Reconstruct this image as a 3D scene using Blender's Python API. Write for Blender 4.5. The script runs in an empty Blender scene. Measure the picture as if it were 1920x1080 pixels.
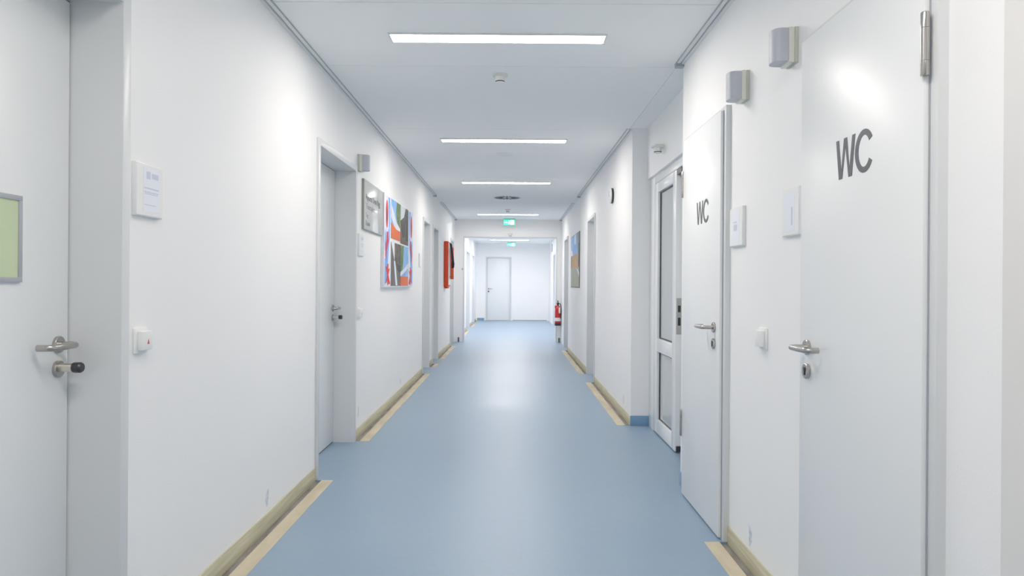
import bpy, bmesh, math, random
from mathutils import Vector, Matrix
random.seed(7)
C = bpy.context.scene.collection
PI = math.pi
# ------------------------------------------------------------------ dimensions (metres)
XL, XR = -1.243, 1.065          # corridor wall faces
XF = 1.28                       # right wall face beyond the portal
H = 2.644                       # ceiling
YB, YE = -5.0, 24.4             # wall behind the viewer, end wall
YP = 15.3                       # portal
CX = -0.089                     # centre line

# ------------------------------------------------------------------ materials
def mat(name, col, rough=0.5, metal=0.0, noise=0.0, nscale=6.0, bump=0.0, bscale=200.0, emit=0.0, spec=0.5, coat=0.0, alpha=None, trans=0.0, stretch=None, col2=None):
    m = bpy.data.materials.new(name); m.use_nodes = True
    nt = m.node_tree; b = nt.nodes['Principled BSDF']
    b.inputs['Base Color'].default_value = (*col, 1)
    b.inputs['Roughness'].default_value = rough
    b.inputs['Metallic'].default_value = metal
    b.inputs['Specular IOR Level'].default_value = spec
    b.inputs['Coat Weight'].default_value = coat
    b.inputs['Coat Roughness'].default_value = 0.06
    b.inputs['Transmission Weight'].default_value = trans
    if emit:
        b.inputs['Emission Color'].default_value = (*col, 1)
        b.inputs['Emission Strength'].default_value = emit
    tc = nt.nodes.new('ShaderNodeTexCoord')
    mp = nt.nodes.new('ShaderNodeMapping'); nt.links.new(tc.outputs['Object'], mp.inputs[0])
    if stretch: mp.inputs['Scale'].default_value = stretch
    if noise or col2:
        n = nt.nodes.new('ShaderNodeTexNoise'); n.inputs['Scale'].default_value = nscale
        n.inputs['Detail'].default_value = 4
        nt.links.new(mp.outputs[0], n.inputs['Vector'])
        r = nt.nodes.new('ShaderNodeValToRGB'); nt.links.new(n.outputs['Fac'], r.inputs[0])
        r.color_ramp.elements[0].position = 0.3; r.color_ramp.elements[1].position = 0.7
        c2 = col2 if col2 else tuple(c*(1-noise) for c in col)
        r.color_ramp.elements[0].color = (*c2, 1); r.color_ramp.elements[1].color = (*col, 1)
        nt.links.new(r.outputs[0], b.inputs['Base Color'])
    if bump:
        n2 = nt.nodes.new('ShaderNodeTexNoise'); n2.inputs['Scale'].default_value = bscale
        nt.links.new(tc.outputs['Object'], n2.inputs['Vector'])
        bp = nt.nodes.new('ShaderNodeBump'); bp.inputs['Strength'].default_value = bump; bp.inputs['Distance'].default_value = 0.002
        nt.links.new(n2.outputs['Fac'], bp.inputs['Height']); nt.links.new(bp.outputs[0], b.inputs['Normal'])
    return m

M = {}
M['wall']   = mat('wall_paint', (0.875,0.875,0.875), 0.55, noise=0.015, nscale=1.5, bump=0.25, bscale=180, spec=0.35)
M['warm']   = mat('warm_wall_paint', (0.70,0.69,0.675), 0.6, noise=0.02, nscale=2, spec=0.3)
M['ceil']   = mat('ceiling_board', (0.89,0.91,0.91), 0.7, noise=0.015, nscale=3, bump=0.15, bscale=300, spec=0.25)
M['seam']   = mat('seam', (0.62,0.64,0.65), 0.8)
M['trim']   = mat('cove_profile', (0.74,0.76,0.77), 0.4)
M['shadow'] = mat('shadow_gap', (0.40,0.42,0.43), 0.8)
M['leaf']   = mat('door_laminate', (0.80,0.82,0.825), 0.34, noise=0.012, nscale=2, spec=0.45)
M['frame']  = mat('door_frame_lacquer', (0.66,0.68,0.69), 0.38, noise=0.01, nscale=3)
M['white']  = mat('white_lacquer', (0.83,0.85,0.86), 0.25)
M['seal']   = mat('door_seal', (0.09,0.11,0.12), 0.7)
M['steel']  = mat('brushed_steel', (0.46,0.44,0.42), 0.27, 1.0, noise=0.12, nscale=60, stretch=(1,1,.05))
M['nickel'] = mat('nickel', (0.74,0.68,0.58), 0.3, 1.0)
M['plate']  = mat('latch_plate', (0.55,0.54,0.50), 0.4, 0.9)
M['black']  = mat('black_plastic', (0.015,0.016,0.025), 0.35)
M['plastic']= mat('white_plastic', (0.82,0.83,0.81), 0.35)
M['cream']  = mat('cream_plastic', (0.72,0.72,0.64), 0.4)
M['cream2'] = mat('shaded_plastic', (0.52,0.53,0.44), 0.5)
M['lens']   = mat('grey_lens', (0.47,0.485,0.54), 0.45)
M['wood']   = mat('raw_baseboard', (0.60,0.57,0.41), 0.75, col2=(0.42,0.38,0.24), nscale=5, stretch=(14,0.5,14))
M['strip']  = mat('floor_strip', (0.60,0.525,0.37), 0.7, col2=(0.42,0.36,0.24), nscale=3.2, stretch=(3,0.8,3))
M['slot']   = mat('open_screed', (0.27,0.255,0.24), 0.9, col2=(0.12,0.105,0.09), nscale=9, stretch=(3,0.6,3))
M['skirt']  = mat('blue_skirting', (0.16,0.31,0.50), 0.4, noise=0.1, nscale=8)
M['scuff']  = mat('scuff_paint', (0.42,0.50,0.60), 0.7, col2=(0.72,0.75,0.79), nscale=40)
M['scuff2'] = mat('faint_scuff', (0.62,0.65,0.69), 0.7, noise=0.1, nscale=40)
M['paper']  = mat('paper', (0.80,0.83,0.90), 0.7)
M['ink']    = mat('pale_ink', (0.56,0.61,0.72), 0.7)
M['green_paper'] = mat('green_paper', (0.52,0.63,0.38), 0.65, noise=0.06, nscale=5)
M['grey_frame']  = mat('grey_frame', (0.36,0.38,0.42), 0.45)
M['letter'] = mat('grey_lettering', (0.065,0.075,0.085), 0.5)
M['signbase']= mat('sign_plate', (0.58,0.59,0.58), 0.2, coat=0.6, spec=0.5)
M['signedge']= mat('sign_plate_edge', (0.28,0.30,0.26), 0.4)
M['signink']= mat('sign_print', (0.035,0.04,0.045), 0.5)
M['signink2']= mat('sign_print_light', (0.15,0.155,0.16), 0.5)
M['red']    = mat('extinguisher_red', (0.52,0.003,0.008), 0.35, coat=0.2)
M['orange'] = mat('orange_cover', (0.85,0.055,0.008), 0.6, noise=0.12, nscale=9)
M['orange2']= mat('orange_pouch', (0.80,0.10,0.02), 0.6, noise=0.15, nscale=9)
M['green_glow'] = mat('exit_green', (0.05,0.75,0.42), 0.4, emit=1.1)
M['white_glow'] = mat('exit_white', (0.72,1.0,0.90), 0.4, emit=1.3)
M['exit_case']  = mat('exit_case', (0.10,0.42,0.28), 0.4)
M['glass']  = mat('glass', (0.70,0.75,0.76), 0.04, trans=0.3, spec=0.6)
M['gasket'] = mat('gasket', (0.02,0.025,0.04), 0.5)
M['vent']   = mat('vent_dark', (0.04,0.045,0.05), 0.7)
M['led']    = mat('alarm_red', (0.65,0.03,0.05), 0.4)
# lamp diffuser
M['lamp'] = mat('lamp_diffuser', (1.0,0.93,0.865), 0.5, emit=57.0)
M['lamp_far'] = mat('lamp_diffuser_far', (0.98,0.935,0.93), 0.5, emit=106.0)

# blue linoleum floor
def floor_material():
    m = bpy.data.materials.new('blue_linoleum'); m.use_nodes = True
    nt = m.node_tree; b = nt.nodes['Principled BSDF']
    tc = nt.nodes.new('ShaderNodeTexCoord')
    n1 = nt.nodes.new('ShaderNodeTexNoise'); n1.inputs['Scale'].default_value = 1.1; n1.inputs['Detail'].default_value = 3
    n2 = nt.nodes.new('ShaderNodeTexNoise'); n2.inputs['Scale'].default_value = 45; n2.inputs['Detail'].default_value = 5
    for n in (n1, n2): nt.links.new(tc.outputs['Object'], n.inputs['Vector'])
    r1 = nt.nodes.new('ShaderNodeValToRGB'); nt.links.new(n1.outputs['Fac'], r1.inputs[0])
    r1.color_ramp.elements[0].position = 0.3; r1.color_ramp.elements[0].color = (0.19,0.287,0.398,1)
    r1.color_ramp.elements[1].position = 0.7; r1.color_ramp.elements[1].color = (0.212,0.308,0.413,1)
    mx = nt.nodes.new('ShaderNodeMixRGB'); mx.blend_type = 'OVERLAY'; mx.inputs[0].default_value = 0.10
    nt.links.new(r1.outputs[0], mx.inputs[1]); nt.links.new(n2.outputs['Color'], mx.inputs[2])
    nt.links.new(mx.outputs[0], b.inputs['Base Color'])
    rr = nt.nodes.new('ShaderNodeMapRange'); nt.links.new(n1.outputs['Fac'], rr.inputs[0])
    rr.inputs['To Min'].default_value = 0.32; rr.inputs['To Max'].default_value = 0.42
    nt.links.new(rr.outputs[0], b.inputs['Roughness'])
    b.inputs['Specular IOR Level'].default_value = 0.5
    return m
M['floor'] = floor_material()

# ------------------------------------------------------------------ mesh builder
class MB:
    """Collects shapes in local (u, d, z) space; tf maps to world."""
    def __init__(self, tf=None): self.bm = bmesh.new(); self.tf = tf
    def box(self, x0, x1, y0, y1, z0, z1, bev=0.0):
        t = bmesh.new()
        bmesh.ops.create_cube(t, size=1.0)
        for v in t.verts:
            v.co = Vector(((x0+x1)/2 + v.co.x*(x1-x0), (y0+y1)/2 + v.co.y*(y1-y0), (z0+z1)/2 + v.co.z*(z1-z0)))
        if bev: bmesh.ops.bevel(t, geom=t.edges[:], offset=bev, segments=2, affect='EDGES', profile=0.5)
        self._merge(t); return self
    def _merge(self, t):
        me = bpy.data.meshes.new('tmp'); t.to_mesh(me); t.free(); self.bm.from_mesh(me); bpy.data.meshes.remove(me)
    def lathe(self, c, axis, prof, seg=32):
        """prof: list of (r, h) along axis from c."""
        a = Vector(axis).normalized()
        p = a.orthogonal().normalized(); q = a.cross(p)
        t = bmesh.new(); rings = []
        for r, h in prof:
            if r < 1e-6: rings.append([t.verts.new(Vector(c)+a*h)]); continue
            rings.append([t.verts.new(Vector(c)+a*h+(p*math.cos(2*PI*k/seg)+q*math.sin(2*PI*k/seg))*r) for k in range(seg)])
        for A, B in zip(rings, rings[1:]):
            for k in range(seg):
                k2 = (k+1) % seg
                if len(A) == 1 and len(B) == 1: continue
                if len(A) == 1: t.faces.new((A[0], B[k2], B[k]))
                elif len(B) == 1: t.faces.new((A[k], A[k2], B[0]))
                else: t.faces.new((A[k], A[k2], B[k2], B[k]))
        for R in (rings[0], rings[-1]):
            if len(R) > 1: t.faces.new(R)
        for f in t.faces: f.smooth = len(f.verts) <= 4
        self._merge(t); return self
    def tube(self, pts, r, seg=14):
        pts = [Vector(p) for p in pts]; t = bmesh.new(); rings = []
        up = None
        for i, p in enumerate(pts):
            d = (pts[min(i+1, len(pts)-1)] - pts[max(i-1, 0)]).normalized()
            if up is None: up = d.orthogonal().normalized()
            up = (up - d*up.dot(d)).normalized(); q = d.cross(up)
            rr = r[i] if isinstance(r, (list, tuple)) else r
            rings.append([t.verts.new(p+(up*math.cos(2*PI*k/seg)+q*math.sin(2*PI*k/seg))*rr) for k in range(seg)])
        for A, B in zip(rings, rings[1:]):
            for k in range(seg):
                f = t.faces.new((A[k], A[(k+1)%seg], B[(k+1)%seg], B[k])); f.smooth = True
        t.faces.new(rings[0]); t.faces.new(rings[-1])
        self._merge(t); return self
    def prism(self, pts, ax, h0, h1):
        """pts 2-D polygon; ax = axis of extrusion ('x','y','z'); pts fill the other two in order."""
        t = bmesh.new()
        def mk(p, h):
            if ax == 'x': return (h, p[0], p[1])
            if ax == 'y': return (p[0], h, p[1])
            return (p[0], p[1], h)
        A = [t.verts.new(mk(p, h0)) for p in pts]; B = [t.verts.new(mk(p, h1)) for p in pts]
        n = len(pts)
        t.faces.new(A); t.faces.new(B)
        for k in range(n): t.faces.new((A[k], A[(k+1)%n], B[(k+1)%n], B[k]))
        bmesh.ops.triangulate(t, faces=[f for f in t.faces if len(f.verts) > 4])
        self._merge(t); return self
    def build(self, name, m, parent=None):
        bm = self.bm
        if self.tf:
            for v in bm.verts: v.co = Vector(self.tf(*v.co))
        if parent is not None:
            o = parent; off = Vector((0,0,0))
            while o is not None: off += o.location; o = o.parent
            for v in bm.verts: v.co -= off
        bmesh.ops.recalc_face_normals(bm, faces=bm.faces[:])
        me = bpy.data.meshes.new(name); bm.to_mesh(me); bm.free()
        me.set_sharp_from_angle(angle=math.radians(32))
        me.materials.append(M[m] if isinstance(m, str) else m)
        ob = bpy.data.objects.new(name, me); C.objects.link(ob)
        if parent is not None: ob.parent = parent
        return ob

def tag(o, label, cat, group=None, kind=None):
    o['label'] = label; o['category'] = cat
    if group: o['group'] = group
    if kind: o['kind'] = kind
    return o
def empty(name, loc, label, cat, group=None, kind=None):
    o = bpy.data.objects.new(name, None); C.objects.link(o); o.location = loc; o.empty_display_size = 0.1
    return tag(o, label, cat, group, kind)
def copy_tree(o, parent=None):
    c = o.copy(); C.objects.link(c)
    if parent is not None: c.parent = parent
    for ch in [x for x in bpy.data.objects if x.parent == o]: copy_tree(ch, c)
    return c
# wall spaces: u along the corridor, d outwards from the wall into the room, z up
def tl(u, d, z): return (XL + d, u, z)
def tr(u, d, z): return (XR - d, u, z)
def tfar(u, d, z): return (XF - d, u, z)
def tb(u, d, z): return (u, YE - d, z)

# ------------------------------------------------------------------ openings
ZT = 2.13
left_doors  = [(1.17,2.234),(4.54,5.57),(9.874,10.58),(11.12,11.80),(14.28,14.96),(19.2,20.6),(22.1,23.2)]
right_reveal = [(9.12,9.92),(13.50,14.30)]
far_right   = [(20.9,21.9)]
FW = 0.045

def wall_run(name, tf, u0, u1, openings, label, depth=0.35):
    b = MB(tf); cur = u0
    for a, e in openings:
        b.box(cur, a-0.008, -depth, 0, 0, H); b.box(a-0.008, e+0.008, -depth, 0, ZT+0.008, H)
        b.box(a-0.008, e+0.008, -depth, -0.24, 0, ZT+0.008)
        cur = e+0.008
    b.box(cur, u1, -depth, 0, 0, H)
    return tag(b.build(name, 'wall'), label, 'wall', kind='structure')
wall_run('wall_left', tl, YB, YE, left_doors, 'long white painted wall on the left side of the corridor')
wall_run('wall_right', tr, YB, 4.45, [(1.765,2.517),(3.49,4.248)], 'white painted wall on the right holding the two WC doors')
wall_run('wall_right', tr, 6.32, YP+0.2, right_reveal, 'white painted wall on the right beyond the alcove, with the round clock')
wall_run('wall_right', tfar, YP+0.2, YE, far_right, 'white wall on the right beyond the portal')
# alcove: recessed wall with bulkhead and opening of the glazed door
b = MB()
b.box(1.20, 1.45, 4.45, 6.32, 2.19, H)
b.box(1.50, 1.60, 4.45, 6.32, 0, 2.19)
tag(b.build('wall_alcove','wall'), 'white bulkhead wall above the glazed door in the alcove', 'wall', kind='structure')
b = MB(tb); b.box(-1.243, -0.905, -0.3, 0, 0, H); b.box(-0.020, XF, -0.3, 0, 0, H); b.box(-0.905,-0.020,-0.3,0,2.195,H); b.box(-0.905,-0.020,-0.3,-0.2,0,2.195)
tag(b.build('wall_back','wall'), 'bright white wall closing the far end of the corridor', 'wall', kind='structure')
tag(MB().box(XL, XR, YB-0.2, YB, 0, H).build('wall_front','wall'), 'white wall behind the viewer', 'wall', kind='structure')
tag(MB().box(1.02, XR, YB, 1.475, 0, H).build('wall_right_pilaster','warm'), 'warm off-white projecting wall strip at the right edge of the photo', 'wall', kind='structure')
# portal
b = MB()
b.box(XL, -1.04, YP, YP+0.25, 0, H); b.box(0.955, XR, YP, YP+0.25, 0, H); b.box(-1.04, 0.955, YP, YP+0.25, 2.262, H)
tag(b.build('wall_portal','wall'), 'white portal with a deep header across the corridor', 'wall', kind='structure')
b = MB()
b.box(-1.055,-1.035, YP-0.006, YP+0.256, 0, 2.275, 0.002); b.box(0.95,0.97, YP-0.006, YP+0.256, 0, 2.275, 0.002); b.box(-1.035,0.95, YP-0.006, YP+0.256, 2.255, 2.275, 0.002)
tag(b.build('trim_1','frame'), 'thin grey lining around the portal opening', 'trim', kind='structure')
for nm, x0, x1, w in (('trim_2', XL+0.08, XL+0.115, 'left'), ('trim_3', 1.005, 1.04, 'right')):
    tag(MB().box(x0, x1, YP-0.02, YP, 0.0, 0.10).build(nm,'seal'), 'short dark skirting piece at the foot of the %s portal jamb' % w, 'trim', kind='structure')

# ceiling
seams = [YB, -2.6, 0.7, 3.52, 4.54, 6.39, 9.3, 12.1, YP]
b = MB()
for s0, s1 in zip(seams, seams[1:]):
    b.box(XL, 1.040, s0+0.003, s1-0.003, H, H+0.04)
b.box(1.043, XR+0.15, YB, YP, H, H+0.04); b.box(XR, 1.5, YB, YP, H+0.04, H+0.1)
b.box(XL, XF+0.2, YP, YE, H, H+0.04)
tag(b.build('ceiling','ceil'), 'pale grey board ceiling of the corridor with fine joints', 'ceiling', kind='structure')
tag(MB().box(XL, XR+0.15, YB, YP, H+0.04, H+0.06).build('trim_4','seam'), 'grey backing seen in the ceiling joints', 'trim', kind='structure')
# cove profiles
def cove(name, tf, u0, u1, lab, cap=True):
    r = empty(name, Vector(tf(u0, 0, H-0.02)), lab, 'trim', kind='structure')
    b = MB(tf); b.box(u0,u1,0,0.018,H-0.016,H); b.box(u0,u1,0.026,0.046,H-0.010,H); b.build('profile','trim',r)
    MB(tf).box(u0,u1,0.018,0.026,H-0.004,H).box(u0,u1,0.046,0.050,H-0.006,H).build('shadow_gap','shadow',r)
    if cap: MB(tf).box(u1,u1+0.05,0.0,0.05,H-0.028,H).build('end_cap','grey_frame',r)
cove('trim_5', tl, YB, 11.1, 'long pale cove profile between left wall and ceiling')
cove('trim_6', tl, 12.1, 15.2, 'short far cove profile between left wall and ceiling')
cove('trim_7', tr, YB, 4.42, 'pale cove profile above the WC doors')
cove('trim_8', tr, 6.32, 11.1, 'pale cove profile on the right wall between alcove and clock')
cove('trim_9', tr, 12.1, 15.2, 'short far cove profile between right wall and ceiling')

# floor
BW, SI, SO = 0.006, 0.045, 0.120   # board thickness, inner and outer line of the beige strip
lout = [(a-FW, e+FW) for a, e in left_doors]
rout = [(1.765-0.03,2.517+0.035),(3.46,6.32)] + [(a-FW, e+FW) for a, e in right_reveal] 
def runs(outs, u0, u1):
    res, cur = [], u0
    for a, e in outs:
        if a >= u1: break
        res.append((cur, a)); cur = e
    if cur < u1: res.append((cur, u1))
    return res
lruns = runs([o for o in lout if o[0] < YP], YB, YP-1.0+0.0) if False else runs(lout[:5], YB, 15.0)
lruns = [r for r in lruns if r[1]-r[0] > 0.1]
rruns = [r for r in runs(rout, YB, 14.35) if r[1]-r[0] > 0.1]
rruns = [(max(a,1.475) if e > 1.475 and a < 1.475 else a, e) for a, e in rruns]
lfar = runs(lout[5:], YP+0.26, YE)
f = MB()
f.box(XL+SO, XR-SO, YB, YP+0.26, -0.05, 0)
f.box(XL+SO, XF+0.3, YP+0.26, YE+0.25, -0.05, 0)
for a, e in left_doors: f.box(XL-0.25, XL+SO, a-FW, e+FW, -0.05, 0)
f.box(XR-SO, XR+0.25, 1.735, 2.552, -0.05, 0); f.box(XR-SO, 1.6, 3.46, 6.32, -0.05, 0)
for a, e in right_reveal: f.box(XR-SO, XR+0.25, a-FW, e+FW, -0.05, 0)
f.box(XL, XL+SO, 15.005, YP+0.26, -0.05, 0)
f.box(XR-SO, XR+0.2, 14.345, YP+0.26, -0.05, 0)
f.box(XR-SO, XR, YB, 1.475, -0.05, 0)
f.box(XL-0.4, 1.9, YB, YE+0.3, -0.09, -0.05)
tag(f.build('floor','floor'), 'blue linoleum floor running the whole corridor', 'floor', kind='structure')
tn = 10
def edge(tf, rs, side):
    global tn
    for i, (a, e) in enumerate(rs):
        where = ['nearest', 'second', 'third', 'fourth', 'fifth', 'sixth', 'seventh', 'eighth'][i]
        o = MB(tf).box(a, e, 0, BW, -0.012, 0.078, 0.002).build('baseboard_'+side, 'wood')
        tag(o, '%s stretch of dirty beige bare baseboard on the %s wall' % (where, side), 'baseboard', kind='structure')
        o = MB(tf).box(a, e, 0, SI, -0.05, -0.012).build('trim_%d' % tn, 'slot'); tn += 1
        tag(o, '%s dark open gap between floor strip and %s baseboard' % (where, side), 'trim', kind='structure')
        o = MB(tf).box(a, e, SI, SO, -0.05, 0.001).build('trim_%d' % tn, 'strip'); tn += 1
        tag(o, '%s beige bare strip along the %s edge of the blue floor' % (where, side), 'trim', kind='structure')
edge(tl, lruns+lfar, 'left'); edge(tr, [r for r in rruns if r[1] > 1.5], 'right')
# blue skirting pieces
def skirt(x0,x1,y0,y1,lab): tag(MB().box(x0,x1,y0,y1,0,0.088,0.002).build('baseboard_blue','skirt'), lab, 'baseboard', kind='structure')
skirt(XR-0.004, 1.225, 6.308, 6.32, 'blue skirting at the foot of the alcove side wall')
skirt(XR-0.008, XR, 4.295, 4.45, 'blue skirting on the wall corner beyond the far WC door')
skirt(XL+0.05, -0.95, YE-0.014, YE, 'blue skirting left of the white door on the end wall')
tag(MB().box(0.03, 1.2, YE-0.012, YE, 0.0, 0.03).build('trim_90','shadow'), 'dark gap line at the foot of the end wall', 'trim', kind='structure')
tag(MB().box(-0.90,-0.03, YE-0.0, YE+0.05, 0.0, 0.008).build('trim_91','shadow'), 'dark line under the white end door', 'trim', kind='structure')
tag(MB().box(1.0,1.23, 6.32-0.0, 6.322, 0.0, 0.002).build('trim_92','skirt'), 'thin blue floor joint at the alcove corner', 'trim', kind='structure')

# ------------------------------------------------------------------ doors
def lever(tf, u, z, d0, dirn, parent, m='steel', L=0.125):
    """lever handle: rose at (u, z) on a face at depth d0, lever runs towards dirn along u."""
    pts = []
    for k in range(4): pts.append((u, d0+0.004+0.042*k/3, z))
    for k in range(1, 9):
        a = PI/2*k/8; pts.append((u+dirn*0.018*(1-math.cos(a)), d0+0.046+0.016*math.sin(a), z))
    n = 8
    for k in range(1, n+1): pts.append((u+dirn*(0.018+(L-0.036)*k/n), d0+0.062+0.002*math.sin(PI*k/n), z))
    for k in range(1, 7):
        a = PI/2*k/6; pts.append((u+dirn*(L-0.018+0.018*math.sin(a)), d0+0.062-0.018*(1-math.cos(a)), z))
    pts.append((u+dirn*L, d0+0.022, z))
    h = MB(tf).tube(pts, 0.0098).build('handle', m, parent)
    MB(tf).lathe((u, d0, z), (0,1,0), [(0.0,0),(0.026,0),(0.026,0.008),(0.024,0.010),(0.0,0.010)]).build('rosette', m, h)
    return h
def reveal_door(n, tf, a, e, label, hinge_near=True, lock='knob', hardware=True, zt=ZT, wall_d=0.0):
    """steel frame wrapped round the wall edge, leaf set deep in the reveal"""
    root = empty('door_%d' % n, Vector(tf((a+e)/2, 0, 0)), label, 'door', kind='structure')
    f = MB(tf); D = -0.225; P = 0.015
    for s0, s1, r0, r1 in ((a-FW, a-0.001, a-0.008, a), (e+0.001, e+FW, e, e+0.008)):
        f.box(s0, s1, 0, P, 0, zt+FW, 0.0025); f.box(r0, r1, D, P-0.001, 0, zt+0.004)
    f.box(a-0.001, e+0.001, 0, P, zt+0.001, zt+FW, 0.0025); f.box(a-0.004, e+0.004, D, P-0.001, zt, zt+0.008)
    f.build('frame', 'frame', root)
    leaf = MB(tf).box(a+0.005, e-0.005, D+0.028, -0.152, 0.010, zt-0.005, 0.0015).build('leaf', 'leaf', root)
    s = MB(tf); s.box(a, a+0.006, D+0.02, -0.156, 0, zt); s.box(e-0.006, e, D+0.02, -0.156, 0, zt); s.box(a, e, D+0.02, -0.156, zt-0.006, zt); s.box(a, e, D+0.02, -0.156, 0, 0.012)
    s.build('seal', 'seal', root)
    if hardware:
        u = e-0.055 if hinge_near else a+0.055; dr = -1 if hinge_near else 1
        lever(tf, u, 1.055, -0.152, dr, root)
        k = MB(tf).lathe((u,-0.152,0.980),(0,1,0),[(0.0,0),(0.026,0),(0.026,0.008),(0.024,0.010),(0.0,0.010)]).build('lock_rosette','steel',root)
        if lock == 'knob':
            MB(tf).lathe((u,-0.142,0.985),(0,1,0),[(0.0,0),(0.0135,0),(0.0135,0.040),(0.0,0.040)]).build('cylinder','nickel',k)
            MB(tf).lathe((u,-0.102,0.985),(0,1,0),[(0.0,0),(0.015,0),(0.0165,0.004),(0.0165,0.022),(0.013,0.027),(0.0,0.027)]).build('knob','black',k)
    return root
reveal_door(1, tl, *left_doors[0], 'grey-white door at left edge with green sheet in a grey frame')
reveal_door(2, tl, *left_doors[1], 'white door set deep in left wall before the dark grey name plate')
reveal_door(3, tl, *left_doors[2], 'white door on left wall just beyond the colourful poster')
reveal_door(4, tl, *left_doors[3], 'white door on left wall directly before the orange cover')
reveal_door(5, tl, *left_doors[4], 'white door on left wall just behind the orange cover')
reveal_door(6, tl, *left_doors[5], 'first door on the left wall beyond the portal')
reveal_door(7, tl, *left_doors[6], 'last door on the left wall, next to the end wall')
reveal_door(8, tr, *right_reveal[0], 'white door on right wall between the clock and the landscape picture')
reveal_door(9, tr, *right_reveal[1], 'white door on right wall next to the fire extinguisher')
reveal_door(10, tfar, *far_right[0], 'door on the right wall beyond the portal')
# end wall door
root = empty('door_11', (-0.46, YE, 0), 'pale grey door in the end wall of the corridor', 'door', kind='structure')
a, e, zt = -0.865, -0.060, 2.155
f = MB(tb)
f.box(a-FW, a, -0.12, 0.015, 0, zt+FW); f.box(e, e+FW, -0.12, 0.015, 0, zt+FW); f.box(a, e, -0.12, 0.015, zt, zt+FW)
f.build('frame','frame',root)
MB(tb).box(a+0.005, e-0.005, -0.09, -0.05, 0.012, zt-0.005, 0.0015).build('leaf','leaf',root)
lever(tb, a+0.06, 1.09, -0.05, 1, root)
k = MB(tb).lathe((a+0.06,-0.05,1.0),(0,1,0),[(0,0),(0.028,0),(0.028,0.01),(0,0.01)]).build('lock_rosette','steel',root)
MB(tb).lathe((a+0.06,-0.04,1.0),(0,1,0),[(0,0),(0.018,0),(0.018,0.05),(0,0.05)]).build('knob','black',k)

# WC doors: rebated leaf standing proud of a slim frame
def glyph_w(x, z, w, h, s):
    """W as polygon in (x, z), origin lower left"""
    c = w/2; k = s*0.55
    return [(x, z+h), (x+s, z+h), (x+w*0.26+s*0.18, z+s*1.35), (x+c-k, z+h), (x+c+k, z+h), (x+w-w*0.26-s*0.18, z+s*1.35), (x+w-s, z+h), (x+w, z+h),
            (x+w*0.76+k, z), (x+w*0.76-k-s*0.1, z), (x+c, z+h-s*1.35), (x+w*0.24+k+s*0.1, z), (x+w*0.24-k, z)]
def glyph_c(x, z, w, h, s):
    cx, cz = x+w/2, z+h/2; o, i = [], []
    N = 26
    for k in range(N+1):
        t = math.radians(33 + (360-66)*k/N)
        o.append((cx+math.cos(t)*w/2*1.04, cz+math.sin(t)*h/2))
        i.append((cx+math.cos(t)*(w/2*1.04-s*1.12), cz+math.sin(t)*(h/2-s*0.92)))
    return o, i
def wc_door(n, a, e, label, hinge_near, wc_c, wc_w):
    root = empty('door_%d' % n, Vector(tr((a+e)/2, 0, 0)), label, 'door', kind='structure')
    F = 0.026; L0, L1 = 0.012, 0.043
    f = MB(tr)
    f.box(a-0.030, a+0.015, -0.15, F, 0, ZT+0.004, 0.002); f.box(e-0.015, e+0.030, -0.15, F, 0, ZT+0.004, 0.002); f.box(a+0.015, e-0.015, -0.15, F, ZT-0.035, ZT+0.004, 0.002)
    f.build('frame','frame',root)
    lf = MB(tr); lf.box(a+0.002, e-0.002, L1-0.014, L1, 0.010, ZT-0.018, 0.002); lf.box(a+0.016, e-0.016, -0.05, L1-0.012, 0.010, ZT-0.036)
    leaf = lf.build('leaf','leaf',root)
    MB(tr).box(a, e, F, F+0.003, 0.0, ZT-0.016).build('seal','grey_frame',root)
    u = e-0.070 if hinge_near else a+0.087
    lever(tr, u, 1.04, L1, -1 if hinge_near else 1, root, L=0.135)
    k = MB(tr).lathe((u,L1,0.958),(0,1,0),[(0.0,0),(0.0265,0),(0.0265,0.009),(0.024,0.011),(0.0,0.011)]).build('lock_rosette','steel',root)
    MB(tr).lathe((u,L1+0.011,0.964),(0,1,0),[(0,0),(0.008,0),(0.008,0.002),(0,0.002)],16).box(u-0.004,u+0.004,L1+0.011,L1+0.013,0.944,0.962).build('keyhole','black',k)
    hu = a-0.004 if hinge_near else e+0.003
    for z in (1.775, 0.35):
        h = MB(tr).lathe((hu, L1+0.001, z),(0,0,1),[(0,0),(0.0095,0),(0.0105,0.002),(0.0105,0.036),(0.0095,0.0365),(0.0105,0.037),(0.0105,0.118),(0.0095,0.1185),(0.0105,0.119),(0.0105,0.155),(0.009,0.158),(0,0.158)],20).build('hinge','steel',root)
    # lettering, read from the corridor: u decreases to the right
    hgt = 0.123; z0 = 1.584; w = wc_w; s = 0.0185
    ww = w*0.535; cw = w*0.455; gap = w*0.005
    left = wc_c + w/2
    flip = lambda pts: [(left-(p[0]), p[1]) for p in pts]
    t = MB(tr)
    pw = glyph_w(0, z0, ww, hgt, s)
    t2 = bmesh.new()
    def add(poly, d0, d1):
        tt = bmesh.new()
        A = [tt.verts.new((p[0], d0, p[1])) for p in poly]; B = [tt.verts.new((p[0], d1, p[1])) for p in poly]
        tt.faces.new(A); tt.faces.new(B); n_ = len(poly)
        for q in range(n_): tt.faces.new((A[q], A[(q+1)%n_], B[(q+1)%n_], B[q]))
        bmesh.ops.triangulate(tt, faces=[f_ for f_ in tt.faces if len(f_.verts) > 4])
        t._merge(tt)
    t2.free()
    add(flip(pw), L1, L1+0.0012)
    o, i = glyph_c(ww+gap, z0-0.002, cw, hgt+0.004, s)
    for q in range(len(o)-1): add(flip([o[q], o[q+1], i[q+1], i[q]]), L1, L1+0.0012)
    lt = t.build('lettering','letter',leaf); lt['label'] = 'dark grey letters WC'
    return root
wc_door(12, 1.765, 2.517, 'nearest white door on the right with large grey letters WC', True, 2.125, 0.232)
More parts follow.
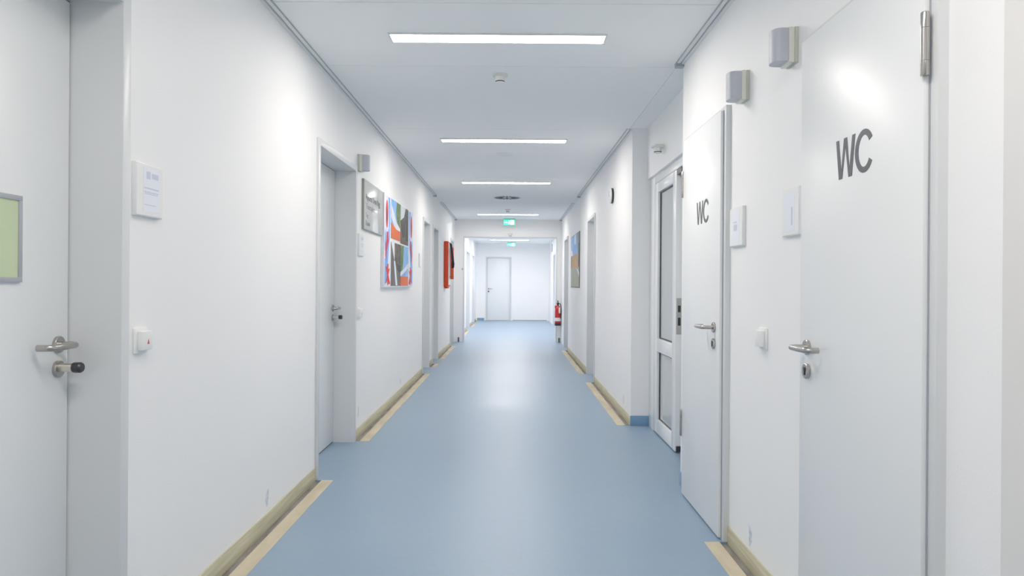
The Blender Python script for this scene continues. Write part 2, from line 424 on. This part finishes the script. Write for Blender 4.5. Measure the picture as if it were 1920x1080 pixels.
wc_door(13, 3.490, 4.248, 'farther white door on the right with letters WC', False, 3.81, 0.246)

# glazed leaf in the alcove
root = empty('door_14', (1.255, 5.75, 0), 'white framed glazed door standing in the alcove', 'door', kind='structure')
b = MB(); X0 = 1.22
b.box(X0+0.004, X0+0.08, 6.11, 6.318, 0, 2.19, 0.003); b.box(X0+0.004, X0+0.08, 4.455, 6.11, 2.118, 2.19, 0.003); b.box(X0+0.004, X0+0.08, 4.455, 4.52, 0, 2.118, 0.003)
b.build('frame','white',root)
b = MB(); y0, y1 = 5.29, 6.105
for s in ((y0, 5.40), (5.95, y1)): b.box(X0, X0+0.055, s[0], s[1], 0.012, 2.112, 0.003)
for z in ((0.012,0.125),(0.695,0.805),(2.03,2.112)): b.box(X0+0.0005, X0+0.0545, 5.40, 5.95, z[0], z[1], 0.003)
leaf = b.build('leaf','white',root)
for z0, z1 in ((0.125,0.695),(0.805,2.03)):
    g = MB().box(X0+0.026, X0+0.030, 5.405, 5.945, z0+0.004, z1-0.004).build('pane','glass',leaf)
    b = MB()
    b.box(X0+0.020, X0+0.034, 5.400, 5.410, z0, z1); b.box(X0+0.018, X0+0.034, 5.930, 5.950, z0, z1)
    b.box(X0+0.020, X0+0.034, 5.400, 5.950, z0, z0+0.010); b.box(X0+0.020, X0+0.034, 5.400, 5.950, z1-0.012, z1)
    b.build('gasket','gasket',leaf)
p = MB().box(X0+0.007, X0+0.050, y0-0.003, y0, 0.885, 1.155).build('latch_plate','plate',leaf)
MB().box(X0+0.018, X0+0.038, y0-0.0045, y0-0.003, 1.05, 1.10).box(X0+0.018, X0+0.038, y0-0.0045, y0-0.003, 0.95,1.01).build('latch','black',p)
MB().box(X0+0.010, X0+0.045, y0-0.012, y0, 0.012, 0.052).build('floor_bolt','black',leaf)
MB().box(X0+0.004, X0+0.05, 5.14, y0, 2.075, 2.112).build('top_bolt','black',leaf)
b = MB()
for s in ((4.525, 4.63), (5.17, 5.28)): b.box(1.40, 1.455, s[0], s[1], 0.012, 2.112, 0.003)
for z in ((0.012,0.125),(0.695,0.805),(2.03,2.112)): b.box(1.4005, 1.4545, 4.63, 5.17, z[0], z[1], 0.003)
l2 = b.build('leaf','white',root)
MB().box(1.425,1.43,4.63,5.17,0.12,0.70).box(1.425,1.43,4.63,5.17,0.80,2.035).build('pane','glass',l2)

# ------------------------------------------------------------------ ceiling fittings
def make_lamp(mname):
    r = empty('ceiling_light', (CX, 0, H), '', 'light', 'recessed strip lights down the corridor ceiling')
    b = MB(); w, d = 0.60, 0.060; fw = 0.012
    b.box(CX-w-fw, CX+w+fw, -d-fw, -d, H-0.010, H, 0.002); b.box(CX-w-fw, CX+w+fw, d, d+fw, H-0.010, H, 0.002)
    b.box(CX-w-fw, CX-w, -d, d, H-0.010, H, 0.002); b.box(CX+w, CX+w+fw, -d, d, H-0.010, H, 0.002)
    b.build('housing','trim',r)
    MB().box(CX-w, CX+w, -d, d, H-0.005, H-0.001).build('diffuser', mname, r)
    return r
lp = make_lamp('lamp')
lampspec = [(4.01,'nearest visible and largest white strip light in the ceiling'), (6.87,'second strip light from the viewer, above the alcove'),
            (9.72,'third strip light from the viewer, before the round air diffuser'), (14.15,'fourth strip light, just in front of the green exit sign at the header'),
            (1.15,'strip light in the ceiling above the viewer'), (-1.9,'strip light in the ceiling behind the viewer')]
for i, (y, lab) in enumerate(lampspec):
    o = lp if i == 0 else copy_tree(lp)
    o.location.y = y; o['label'] = lab
lf = make_lamp('lamp_far')
for i, (y, lab) in enumerate([(22.3,'strip light beyond the portal above the far exit sign'),(17.0,'unseen strip light added just behind the portal header'),(19.6,'unseen strip light added in the middle of the ceiling beyond the portal')]):  # last entries hide behind the header, added to brighten the far corridor
    o = lf if i == 0 else copy_tree(lf)
    o.location.y = y; o['label'] = lab

def detector(y, lab, x=CX, first=[None]):
    if first[0] is None:
        r = empty('smoke_detector', (x, y, H), lab, 'smoke detector', 'round detectors')
        MB().lathe((x,y,H),(0,0,-1),[(0,0),(0.052,0),(0.052,0.010),(0.046,0.014),(0,0.014)]).build('base','cream',r)
        MB().lathe((x,y,H-0.014),(0,0,-1),[(0,0),(0.032,0),(0.032,0.022),(0.030,0.030),(0,0.030)]).build('head','plastic',r)
        MB().lathe((x,y,H-0.044),(0,0,-1),[(0,0),(0.0305,0),(0.0305,0.007),(0,0.007)]).build('sensor_ring','vent',r)
        MB().lathe((x,y,H-0.051),(0,0,-1),[(0,0),(0.0300,0),(0.0260,0.006),(0,0.008)]).build('sensor_cap','plastic',r)
        first[0] = r; return r
    r = copy_tree(first[0]); r.location = (x, y, H); r['label'] = lab; return r
detector(4.72, 'round smoke detector on the ceiling between first and second strip light')
detector(13.2, 'small round detector on the ceiling just before the fourth strip light')
d = detector(YP-0.06, 'small detector on the header below the green exit sign'); d.location = (-0.045, YP-0.02, 2.34); d.rotation_euler = (0,0,0)
MB().box(-0.075, -0.015, YP-0.045, YP, 2.3395, 2.352).build('bracket','plastic',d)
d2 = detector(5.2, 'white detector on the alcove bulkhead above the glazed door'); d2.location = (1.155, 5.66, 2.36)
MB().box(1.130, 1.20, 5.625, 5.695, 2.36, 2.372, 0.002).build('bracket','cream',d2)
# flush speaker
r = empty('ceiling_speaker', (CX, 7.6, H), 'flat round pale cover on the ceiling behind the second strip light', 'speaker')
MB().lathe((CX,7.6,H),(0,0,-1),[(0,0),(0.095,0),(0.092,0.008),(0,0.008)]).build('cover','trim',r)
# swirl diffuser
r = empty('air_diffuser', (CX, 11.4, H), 'round swirl air diffuser in the ceiling between third and fourth light', 'air vent')
MB().lathe((CX,11.4,H),(0,0,-1),[(0,0),(0.235,0),(0.230,0.006),(0.0,0.006)],48).build('plate','trim',r)
b = MB()
for k in range(20):
    a = 2*PI*k/20; ca, sa = math.cos(a), math.sin(a)
    q = []
    for rr, ww in ((0.07,-0.009),(0.205,-0.015),(0.205,0.015),(0.07,0.009)):
        q.append((CX+ca*rr-sa*ww, 11.4+sa*rr+ca*ww))
    b.prism(q, 'z', H-0.008, H-0.0055)
b.build('slots','vent',r)
MB().lathe((CX,11.4,H-0.006),(0,0,-1),[(0,0),(0.028,0),(0.022,0.008),(0,0.008)]).build('hub','vent',r)

# exit signs
def exit_sign(x, y, z0, z1, w, lab):
    r = empty('exit_sign', (x, y, z1), lab, 'exit sign')
    MB().box(x-w/2, x+w/2, y, y+0.03, z0, z1, 0.002).build('housing','exit_case',r)
    MB().box(x-w/2+0.004, x+w/2-0.004, y-0.003, y, z0+0.004, z1-0.022).build('face','green_glow',r)
    h = z1-z0-0.026; zc = z0+0.004
    b = MB(); Y0, Y1 = y-0.005, y-0.003
    def P(pts): b.prism([(x+p[0]*w, zc+p[1]*h) for p in pts], 'y', Y0, Y1)
    P([(0.10,0.08),(0.40,0.08),(0.40,0.92),(0.10,0.92)])            # door
    P([(-0.42,0.44),(-0.26,0.44),(-0.26,0.28),(-0.12,0.5),(-0.26,0.72),(-0.26,0.56),(-0.42,0.56)])  # arrow
    # runner
    cx = 0.0
    P([(cx-0.02+0.035*math.cos(t*PI/4), 0.82+0.09*math.sin(t*PI/4)) for t in range(8)])
    P([(-0.06,0.70),(0.02,0.72),(0.03,0.40),(-0.05,0.38)]); P([(0.0,0.70),(0.08,0.55),(0.06,0.50),(-0.01,0.60)])
    P([(-0.05,0.42),(0.02,0.40),(0.07,0.12),(0.03,0.10)]); P([(-0.05,0.42),(0.0,0.40),(-0.08,0.12),(-0.12,0.14)])
    b.build('pictogram','white_glow',r)
    return r
exit_sign(-0.068, YP-0.25, 2.50, 2.644, 0.25, 'green lit exit sign in front of the portal header')
exit_sign(-0.030, 23.45, 2.500, 2.644, 0.27, 'small green lit exit sign far beyond the portal')

# ------------------------------------------------------------------ wall fittings
def wall_lamp(tf, u, z, lab):
    r = empty('signal_lamp', Vector(tf(u, 0, z)), lab, 'lamp', 'call lamps beside the doors')
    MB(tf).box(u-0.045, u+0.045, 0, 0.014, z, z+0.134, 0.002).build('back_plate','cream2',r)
    MB(tf).box(u-0.045, u+0.045, 0.014, 0.036, z, z+0.134, 0.004).build('base','cream',r)
    pts = [(u-0.043,0.036)]
    for k in range(0, 17):
        t = PI*k/16; pts.append((u-0.043*math.cos(t), 0.046+0.045*math.sin(t)**0.6))
    pts.append((u+0.043,0.036))
    b = MB(tf); b.prism([(p[0], p[1]) for p in pts], 'z', z+0.006, z+0.130)
    o = b.build('lens','lens',r)
    bv = o.modifiers.new('bevel','BEVEL'); bv.width = 0.006; bv.segments = 2; bv.limit_method = 'ANGLE'; bv.angle_limit = 0.9
    return r
wall_lamp(tr, 2.695, 2.088, 'grey lens signal lamp high on right wall next to nearest WC door')
wall_lamp(tr, 3.24, 2.090, 'grey lens signal lamp high on right wall above the far WC door corner')
wall_lamp(tl, 5.72, 2.150, 'grey lens signal lamp on left wall above the name plate')

def door_sign(tf, u0, u1, z0, z1, lab, detail=True, flip=False, variant=0):
    r = empty('door_sign', Vector(tf((u0+u1)/2, 0, z0)), lab, 'sign', 'small square paper signs in clear frames')
    b = MB(tf); t = 0.006
    b.box(u0,u1,0,0.014,z0,z1,0.002)
    b.build('backing','trim',r)
    MB(tf).box(u0+0.004,u1-0.004,0.014,0.016,z0+0.004,z1-0.004).build('insert','plastic',r)
    W, Hh = u1-u0, z1-z0
    pa = MB(tf).box(u0+W*0.24,u1-W*0.14,0.016,0.0168,z0+Hh*0.09,z1-Hh*0.07).build('paper','paper',r)
    if detail:
        b = MB(tf)
        def ln(a0,a1,v0,v1): b.box(u0+W*a0,u0+W*a1,0.0168,0.0172,z0+Hh*v0,z0+Hh*v1)
        if variant == 0:
            ln(.36,.50,.72,.86); ln(.55,.80,.74,.84); ln(.28,.82,.53,.555); ln(.28,.80,.46,.48); ln(.30,.78,.43,.445); ln(.28,.70,.22,.235)
        elif variant == 1:
            ln(.34,.42,.22,.60)
        else:
            ln(.40,.66,.40,.56); ln(.40,.66,.60,.64)
        b.build('print','ink',pa)
    return r
door_sign(tl, 2.312, 2.490, 1.468, 1.645, 'small framed paper sign right of the green sheet door at left')
door_sign(tr, 2.600, 2.762, 1.440, 1.620, 'small framed paper sign left of the nearest WC door', variant=1)
door_sign(tr, 3.235, 3.425, 1.435, 1.618, 'small framed paper sign right of the far WC door', variant=2)
door_sign(tl, 5.700, 5.870, 1.470, 1.650, 'small framed paper sign below the dark name plate', variant=0)
door_sign(tl, 9.42, 9.60, 1.470, 1.650, 'small framed paper sign between the poster and the third left door', detail=False)

def switch(tf, u0, u1, z0, z1, lab, red=True):
    r = empty('call_switch', Vector(tf((u0+u1)/2,0,z0)), lab, 'switch', 'white call switches beside doors')
    MB(tf).box(u0,u1,0,0.010,z0,z1,0.004).build('back_plate','plastic',r)
    m = MB(tf).box(u0+0.012,u1-0.006,0.010,0.030,z0+0.010,z1-0.012,0.004).build('rocker','plastic',r)
    if red:
        uc, zc = (u0+u1)/2+0.004, (z0+z1)/2-0.006
        MB(tf).prism([(uc-0.006,zc-0.006),(uc+0.006,zc-0.006),(uc,zc+0.010)],'y',0.030,0.0312).build('symbol','led',m)
    return r
switch(tl, 2.325, 2.405, 1.012, 1.098, 'white call switch with small red mark on left wall near the first door')
switch(tr, 2.945, 3.030, 0.985, 1.075, 'white call switch on the right wall between the WC doors', red=False)
switch(tl, 5.690, 5.775, 0.965, 1.055, 'white switch on left wall below the dark name plate')

# green sheet on the first left door
r = empty('notice_frame', Vector(tl(1.83,-0.152,1.244)), 'green sheet in a grey frame on the door at the left edge', 'notice')
b = MB(tl); u0,u1,z0,z1,d0,d1 = 1.66,2.010,1.246,1.490,-0.152,-0.144; fw=0.014
b.box(u0,u1,d0,d1,z0,z0+fw,0.001); b.box(u0,u1,d0,d1,z1-fw,z1,0.001); b.box(u0,u0+fw,d0,d1,z0+fw,z1-fw,0.001); b.box(u1-fw,u1,d0,d1,z0+fw,z1-fw,0.001)
b.build('frame','grey_frame',r)
MB(tl).box(u0+fw,u1-fw,d0,d0+0.004,z0+fw,z1-fw).build('sheet','green_paper',r)

# clock
r = empty('wall_clock', Vector(tr(7.52,0,2.195)), 'small round black-rimmed clock high on the right wall', 'clock')
MB(tr).lathe((7.52,0,2.195),(0,1,0),[(0,0),(0.075,0),(0.082,0.004),(0.082,0.024),(0,0.024)],40).build('case','black',r)
MB(tr).lathe((7.52,0.024,2.195),(0,1,0),[(0,0),(0.080,0),(0.078,0.014),(0.070,0.018),(0,0.018)],40).build('rim','plastic',r)
MB(tr).lathe((7.52,0.042,2.195),(0,1,0),[(0,0),(0.066,0),(0.066,0.001),(0,0.001)],40).build('dial','paper',r)
b = MB(tr); b.box(7.518,7.522,0.043,0.045,2.195,2.245); b.prism([(7.52,2.197),(7.52,2.192),(7.485,2.180),(7.484,2.184)],'y',0.043,0.045); b.build('hands','black',r)
# far clock/plate on far right wall
r = empty('wall_clock', Vector(tfar(22.2,0,2.35)), 'small dark rimmed clock on the right wall beyond the portal', 'clock')
MB(tfar).lathe((22.6,0,2.42),(0,1,0),[(0,0),(0.13,0),(0.13,0.03),(0,0.03)],32).build('case','grey_frame',r)
MB(tfar).lathe((22.6,0.03,2.42),(0,1,0),[(0,0),(0.115,0),(0.115,0.004),(0,0.004)],32).build('dial','paper',r)

# scuffs (thin paint flakes on the walls)
def scuff(tf, u, z0, z1, w, lab, m='scuff', grp=None):
    b = MB(tf); n = 9; L, R = [], []
    for k in range(n+1):
        t = k/n; z = z0+(z1-z0)*t; off = 0.25*w*math.sin(3*t+u)
        ww = w*0.5*(0.35+0.65*math.sin(PI*min(max(t,0.08),0.92)))*(0.75+0.5*random.random())
        L.append((u+off-ww, z)); R.append((u+off+ww*0.8, z))
    for k in range(n): b.prism([L[k],R[k],R[k+1],L[k+1]],'y',0,0.0012)
    o = b.build('paint_scuff', m)
    tag(o, lab, 'scuff mark')
scuff(tl, 3.63, 0.108, 0.190, 0.048, 'blue scuff patch above baseboard on left wall before second door')
scuff(tr, 3.155, 0.095, 0.185, 0.040, 'blue oval scuff patch above baseboard between the WC doors')
scuff(tl, 5.76, 0.16, 0.25, 0.030, 'faint grey scuff low on left wall just past the second door', 'scuff2')
scuff(tl, 7.95, 0.12, 0.18, 0.045, 'faint grey scuff low on left wall under the poster', 'scuff2')
scuff(tr, 6.72, 0.12, 0.21, 0.030, 'faint grey scuff on right wall next to the alcove corner', 'scuff2')

# ------------------------------------------------------------------ text helper
def text_mesh(name, s, size, m, parent, matrix, sx=1.0, bold=0.0):
    cu = bpy.data.curves.new('t','FONT'); cu.body = s; cu.size = size; cu.extrude = 0.0004; cu.offset = bold
    o = bpy.data.objects.new('t', cu); C.objects.link(o)
    bpy.context.view_layer.update()
    me = bpy.data.meshes.new_from_object(o.evaluated_get(bpy.context.evaluated_depsgraph_get()))
    bpy.data.objects.remove(o); 
    me.transform(Matrix.Diagonal((sx,1,1,1))); me.transform(matrix)
    off = Vector((0,0,0)); p = parent
    while p is not None: off += p.location; p = p.parent
    me.transform(Matrix.Translation(-off)); me.materials.clear(); me.materials.append(M[m])
    ob = bpy.data.objects.new(name, me); C.objects.link(ob); ob.parent = parent
    return ob
# left wall text: reads towards +Y, faces +X
def LM(u, z, d): return Matrix(((0,0,1,XL+d),(1,0,0,u),(0,1,0,z),(0,0,0,1)))

# name plate
r = empty('name_plate', Vector(tl(6.24,0,1.70)), 'glossy grey name plate with dark lettering beside the colourful poster', 'sign')
pb = MB(tl).box(5.845,6.675,0.0,0.018,1.698,2.115,0.001).build('plate','signedge',r)
MB(tl).box(5.850,6.672,0.018,0.022,1.702,2.111,0.001).build('face','signbase',r)
text_mesh('lettering','Apparat Dent Org',0.070,'signink',r,LM(5.90,1.952,0.0225),1.20,0.001)
text_mesh('lettering','Therapien',0.070,'signink2',r,LM(5.90,1.875,0.0225),1.45)
text_mesh('lettering','Tag',0.052,'signink2',r,LM(5.90,1.805,0.0225),1.3)
text_mesh('lettering','Raum',0.062,'signink2',r,LM(5.90,1.735,0.0225),1.3,0.001)

# big poster on left wall
def pm(name, c, c2=None, ns=8):
    c = tuple(v**1.9 for v in c); c2 = tuple(v**1.9 for v in c2) if c2 else None
    return mat(name, c, 0.5, noise=0.15, nscale=ns, col2=c2, spec=0.2)
M['p_white']=pm('print_white',(0.90,0.91,0.94)); M['p_lav']=pm('print_lavender',(0.72,0.76,0.95),(0.90,0.90,0.97))
M['p_blue']=pm('print_blue',(0.16,0.48,0.90),(0.40,0.66,0.95)); M['p_sky']=pm('print_sky',(0.30,0.55,0.86),(0.55,0.74,0.93),5)
M['p_red']=pm('print_red',(0.72,0.05,0.04),(0.85,0.14,0.06)); M['p_dred']=pm('print_dark_red',(0.30,0.02,0.03))
M['p_pink']=pm('print_crimson',(0.66,0.05,0.14),(0.80,0.12,0.16)); M['p_orange']=pm('print_orange',(0.86,0.26,0.03),(0.80,0.34,0.08))
M['p_green']=pm('print_green',(0.16,0.28,0.07),(0.34,0.46,0.18),14); M['p_brown']=pm('print_stone',(0.10,0.09,0.075),(0.36,0.31,0.26),11)
M['p_grey']=pm('print_road',(0.34,0.33,0.31),(0.22,0.21,0.19),9); M['p_gold']=pm('print_field',(0.80,0.58,0.28),(0.66,0.44,0.24),5)
M['p_grass']=pm('print_grass',(0.52,0.54,0.38),(0.60,0.58,0.50),5); M['p_dark']=pm('print_dark',(0.07,0.07,0.06),(0.18,0.16,0.13),9)
M['p_cloud']=pm('print_cloud',(0.88,0.90,0.94))
class Poster:
    def __init__(s, tf, u0, u1, z0, z1, d, root, uflip=False): s.tf,s.u0,s.u1,s.z0,s.z1,s.d,s.root,s.fl = tf,u0,u1,z0,z1,d,root,uflip; s.k = 0
    def pt(s, p):
        x = 1-p[0] if s.fl else p[0]
        return (s.u0+x*(s.u1-s.u0), s.z0+p[1]*(s.z1-s.z0))
    def poly(s, pts, m, name='printed_shape'):
        s.k += 1; d = s.d + 0.00012*s.k
        return MB(s.tf).prism([s.pt(p) for p in pts],'y',s.d-0.0005,d).build(name, m, s.root)
    def rect(s, x0,x1,y0,y1,m,name='printed_shape'): return s.poly([(x0,y0),(x1,y0),(x1,y1),(x0,y1)],m,name)
    def ell(s, cx,cy,rx,ry,m,name='printed_shape',n=20): return s.poly([(cx+rx*math.cos(2*PI*k/n),cy+ry*math.sin(2*PI*k/n)) for k in range(n)],m,name)
r = empty('poster_panel', Vector(tl(7.665,0,1.21)), 'large colourful poster panel with red and blue patterns and four photos', 'poster')
panel = MB(tl).box(6.70,8.63,0.001,0.032,1.212,2.112,0.001).build('panel','p_white',r)
P = Poster(tl, 6.70, 8.63, 1.212, 2.112, 0.032, panel)
# decorative side bands (u 0-0.19 and 0.81-1)
for x0, sgn in ((0.02,1),(0.98,-1)):
    X = lambda t: x0 + sgn*t
    def S(pts): return [(X(a), b_) for a, b_ in pts]
    P.poly(S([(0,0.02),(0.17,0.02),(0.17,0.98),(0,0.98)]),'p_lav','side_band')
    P.poly(S([(0.0,0.62),(0.05,0.55),(0.13,0.66),(0.15,0.45),(0.10,0.30),(0.0,0.40)]),'p_blue','blue_shape')
    P.poly(S([(0.0,0.30),(0.09,0.36),(0.16,0.30),(0.10,0.12),(0.0,0.02)]),'p_blue','blue_shape')
    P.poly(S([(0.09,0.98),(0.14,0.98),(0.15,0.70),(0.12,0.62)]),'p_blue','blue_shape')
    P.poly(S([(0.13,0.50),(0.17,0.62),(0.17,0.15),(0.12,0.10),(0.08,0.24)]),'p_white','white_shape')
    P.poly(S([(X_,Y_) for X_,Y_ in [(0.035+0.035*math.cos(t*PI/9)+0.02, 0.79+0.15*math.sin(t*PI/9)) for t in range(18)]]),'p_red','red_shape')
    P.poly(S([(0.055+0.014*math.cos(t*PI/6), 0.77+0.07*math.sin(t*PI/6)) for t in range(12)]),'p_dred','dark_shape')
    P.poly(S([(0.05,0.60),(0.09,0.60),(0.11,0.50),(0.06,0.40),(0.04,0.28),(0.015,0.34),(0.02,0.46),(0.05,0.52)]),'p_pink','crimson_shape')
    for (a0,b0,a1,b1) in ((0.02,0.22,0.14,0.03),(0.02,0.04,0.13,0.20),(0.07,0.25,0.09,0.02)):
        P.poly(S([(a0,b0),(a0+0.035,b0+0.01),(a1+0.02,b1+0.01),(a1-0.015,b1)]),'p_red','red_shape')
# photo upper left
P.rect(0.195,0.485,0.545,0.985,'p_sky','photo')
P.poly([(0.37,0.985),(0.485,0.985),(0.485,0.62),(0.44,0.66),(0.38,0.76),(0.34,0.86)],'p_green','tree')
P.poly([(0.195,0.78),(0.24,0.74),(0.32,0.67),(0.485,0.63),(0.485,0.69),(0.36,0.75),(0.27,0.85),(0.195,0.92)],'p_cloud','white_arc')
P.poly([(0.195,0.545),(0.485,0.545),(0.485,0.66),(0.36,0.665),(0.195,0.72)],'p_orange','orange_area')
# photo upper right
P.rect(0.50,0.79,0.525,0.985,'p_brown','photo')
P.poly([(0.50,0.985),(0.68,0.985),(0.62,0.86),(0.50,0.80)],'p_cloud','sky')
P.rect(0.70,0.79,0.58,0.96,'p_dark','building')
P.poly([(0.52,0.80),(0.58,0.76),(0.66,0.84),(0.66,0.62),(0.56,0.60)],'p_dark','building')
# photo lower left
P.rect(0.195,0.485,0.015,0.505,'p_grey','photo')
P.poly([(0.195,0.505),(0.485,0.505),(0.485,0.36),(0.30,0.30),(0.24,0.42)],'p_white','sky')
P.rect(0.30,0.485,0.28,0.505,'p_brown','building')
P.poly([(0.36,0.28),(0.485,0.26),(0.485,0.17),(0.40,0.19)],'p_dark','building')
P.poly([(0.28,0.30),(0.32,0.30),(0.40,0.02),(0.34,0.02)],'p_cloud','road_line')
# photo lower right
P.rect(0.50,0.79,0.015,0.505,'p_sky','photo')
P.poly([(0.50,0.505),(0.62,0.505),(0.60,0.30),(0.56,0.18),(0.50,0.16)],'p_green','tree')
P.poly([(0.50,0.13),(0.60,0.16),(0.79,0.24),(0.79,0.30),(0.62,0.22),(0.50,0.18)],'p_cloud','white_arc')
P.rect(0.50,0.79,0.015,0.13,'p_orange','orange_area')

# landscape panel on right wall
r = empty('landscape_picture', Vector(tr(11.92,0,1.2)), 'unframed landscape photo panel with blue sky and golden field on right wall', 'picture')
panel = MB(tr).box(11.14,12.70,0.0,0.012,1.20,2.095,0.001).build('panel','p_grey',r)
P = Poster(tr, 11.14, 12.70, 1.20, 2.095, 0.012, panel, True)
P.rect(0.01,0.99,0.60,0.99,'p_sky','sky')
P.poly([(0.01,0.60),(0.01,0.75),(0.20,0.70),(0.30,0.62)],'p_cloud','cloud'); P.ell(0.52,0.9,0.10,0.10,'p_cloud','cloud')
P.poly([(0.80,0.99),(0.99,0.99),(0.99,0.60),(0.86,0.60)],'p_grey','tower')
P.rect(0.01,0.99,0.36,0.62,'p_gold','field')
P.rect(0.89,0.99,0.34,0.80,'p_dark','tower'); P.rect(0.01,0.12,0.36,0.60,'p_brown','hut')
P.rect(0.01,0.99,0.02,0.37,'p_grass','meadow')
P.poly([(0.62,0.36),(0.70,0.36),(0.99,0.20),(0.99,0.28),(0.80,0.34)],'p_cloud','path')

# orange rescue cover with pouch
r = empty('rescue_cover', Vector(tl(13.1,0,1.17)), 'tall orange cover with black strap hanging on the left wall', 'rescue equipment')
b = MB(tl).box(12.9,13.35,0.0,0.082,1.20,2.03,0.018)
b.build('cover','orange',r)
MB(tl).box(12.935,13.34,0.080,0.0845,1.23,2.00).build('painted_glow','plastic',r)  # pale sheet added on the cover, its colour imitates a whitish glow
MB(tl).box(12.97,13.28,0.01,0.07,1.165,1.21,0.012).build('hem','orange2',r)
b = MB(tl).box(13.20,13.34,0.094,0.150,1.335,1.93,0.014).build('pouch','orange2',r)
MB(tl).box(13.205,13.335,0.084,0.096,1.40,1.99).build('lining','paper',r)
MB(tl).tube([(13.185,0.070,2.00),(13.185,0.105,1.985),(13.185,0.128,1.83),(13.185,0.152,1.62),(13.19,0.146,1.55)],0.020).build('strap','black',r)
MB(tl).box(13.186,13.20,0.118,0.152,1.54,1.66,0.004).build('buckle','black',r)

# red alarm call point near portal
r = empty('alarm_call_point', Vector(tl(17.0,0,1.33)), 'small red alarm call point beyond the portal on the left', 'alarm')
MB(tl).box(17.5,17.62,0,0.05,1.38,1.55,0.004).build('case','red',r)
MB(tl).box(17.52,17.60,0.05,0.053,1.42,1.51).build('pane','paper',r)
r = empty('switch_box', (-1.07, YP, 1.55), 'tiny dark box on the left portal jamb', 'switch')
MB().box(-1.085,-1.060,YP-0.022,YP,1.55,1.59,0.002).build('case','grey_frame',r)

# fire extinguisher on the right jamb
ex, ey = 0.985, YP-0.115
r = empty('fire_extinguisher', (ex, ey, 0.37), 'red fire extinguisher hanging on the right portal jamb', 'fire extinguisher')
MB().lathe((ex,ey,0.375),(0,0,1),[(0,0.04),(0.066,0.04),(0.066,0.31),(0.061,0.36),(0.045,0.40),(0.022,0.425),(0,0.425)],28).build('cylinder','red',r)
MB().lathe((ex,ey,0.372),(0,0,1),[(0,0),(0.067,0.0),(0.069,0.006),(0.069,0.058),(0,0.058)],28).build('base_ring','black',r)
lb = MB().lathe((ex,ey,0.47),(0,0,1),[(0.0665,0),(0.0672,0.001),(0.0672,0.070),(0.0665,0.071)],28).build('label','plastic',r)
MB().lathe((ex,ey,0.80),(0,0,1),[(0,0),(0.020,0),(0.020,0.03),(0,0.03)],16).box(ex-0.022,ex+0.022,ey-0.03,ey+0.03,0.825,0.865,0.004).box(ex-0.012,ex+0.012,ey-0.075,ey+0.02,0.872,0.886,0.003).box(ex-0.010,ex+0.010,ey-0.03,ey+0.03,0.886,0.908,0.003).build('valve','black',r)
MB().tube([(ex+0.018,ey-0.01,0.845),(ex+0.05,ey-0.015,0.84),(ex+0.064,ey-0.02,0.79),(ex+0.066,ey-0.03,0.70),(ex+0.064,ey-0.04,0.60),(ex+0.056,ey-0.050,0.52)],0.009).build('hose','black',r)
MB().box(ex-0.066,ex-0.020,ey-0.02,ey+0.02,0.735,0.80,0.006).build('side_guard','red',r)
MB().box(ex+0.014,ex+0.050,ey-0.068,ey-0.050,0.64,0.76,0.002).build('instruction_label','plastic',r)
MB().box(ex-0.03,ex+0.03,ey+0.045,YP,0.66,0.72,0.003).build('wall_bracket','black',r)

# ------------------------------------------------------------------ world, camera
w = bpy.data.worlds.new('World'); bpy.context.scene.world = w; w.use_nodes = True
w.node_tree.nodes['Background'].inputs[0].default_value = (0.8,0.9,1,1)
w.node_tree.nodes['Background'].inputs[1].default_value = 0.05
cam = bpy.data.cameras.new('camera'); co = bpy.data.objects.new('camera', cam); C.objects.link(co)
co.location = (0,0,1.25); co.rotation_euler = (PI/2, math.radians(-0.4), 0)
cam.sensor_width = 36; cam.lens = 1330/1920*36; cam.shift_y = -7/1920; cam.clip_start = 0.05
bpy.context.scene.camera = co
sc = bpy.context.scene
sc.view_settings.view_transform = 'Standard'; sc.view_settings.look = 'None'
sc.view_settings.exposure = 0.0; sc.view_settings.gamma = 1.2
sc.cycles.max_bounces = 16; sc.cycles.diffuse_bounces = 10
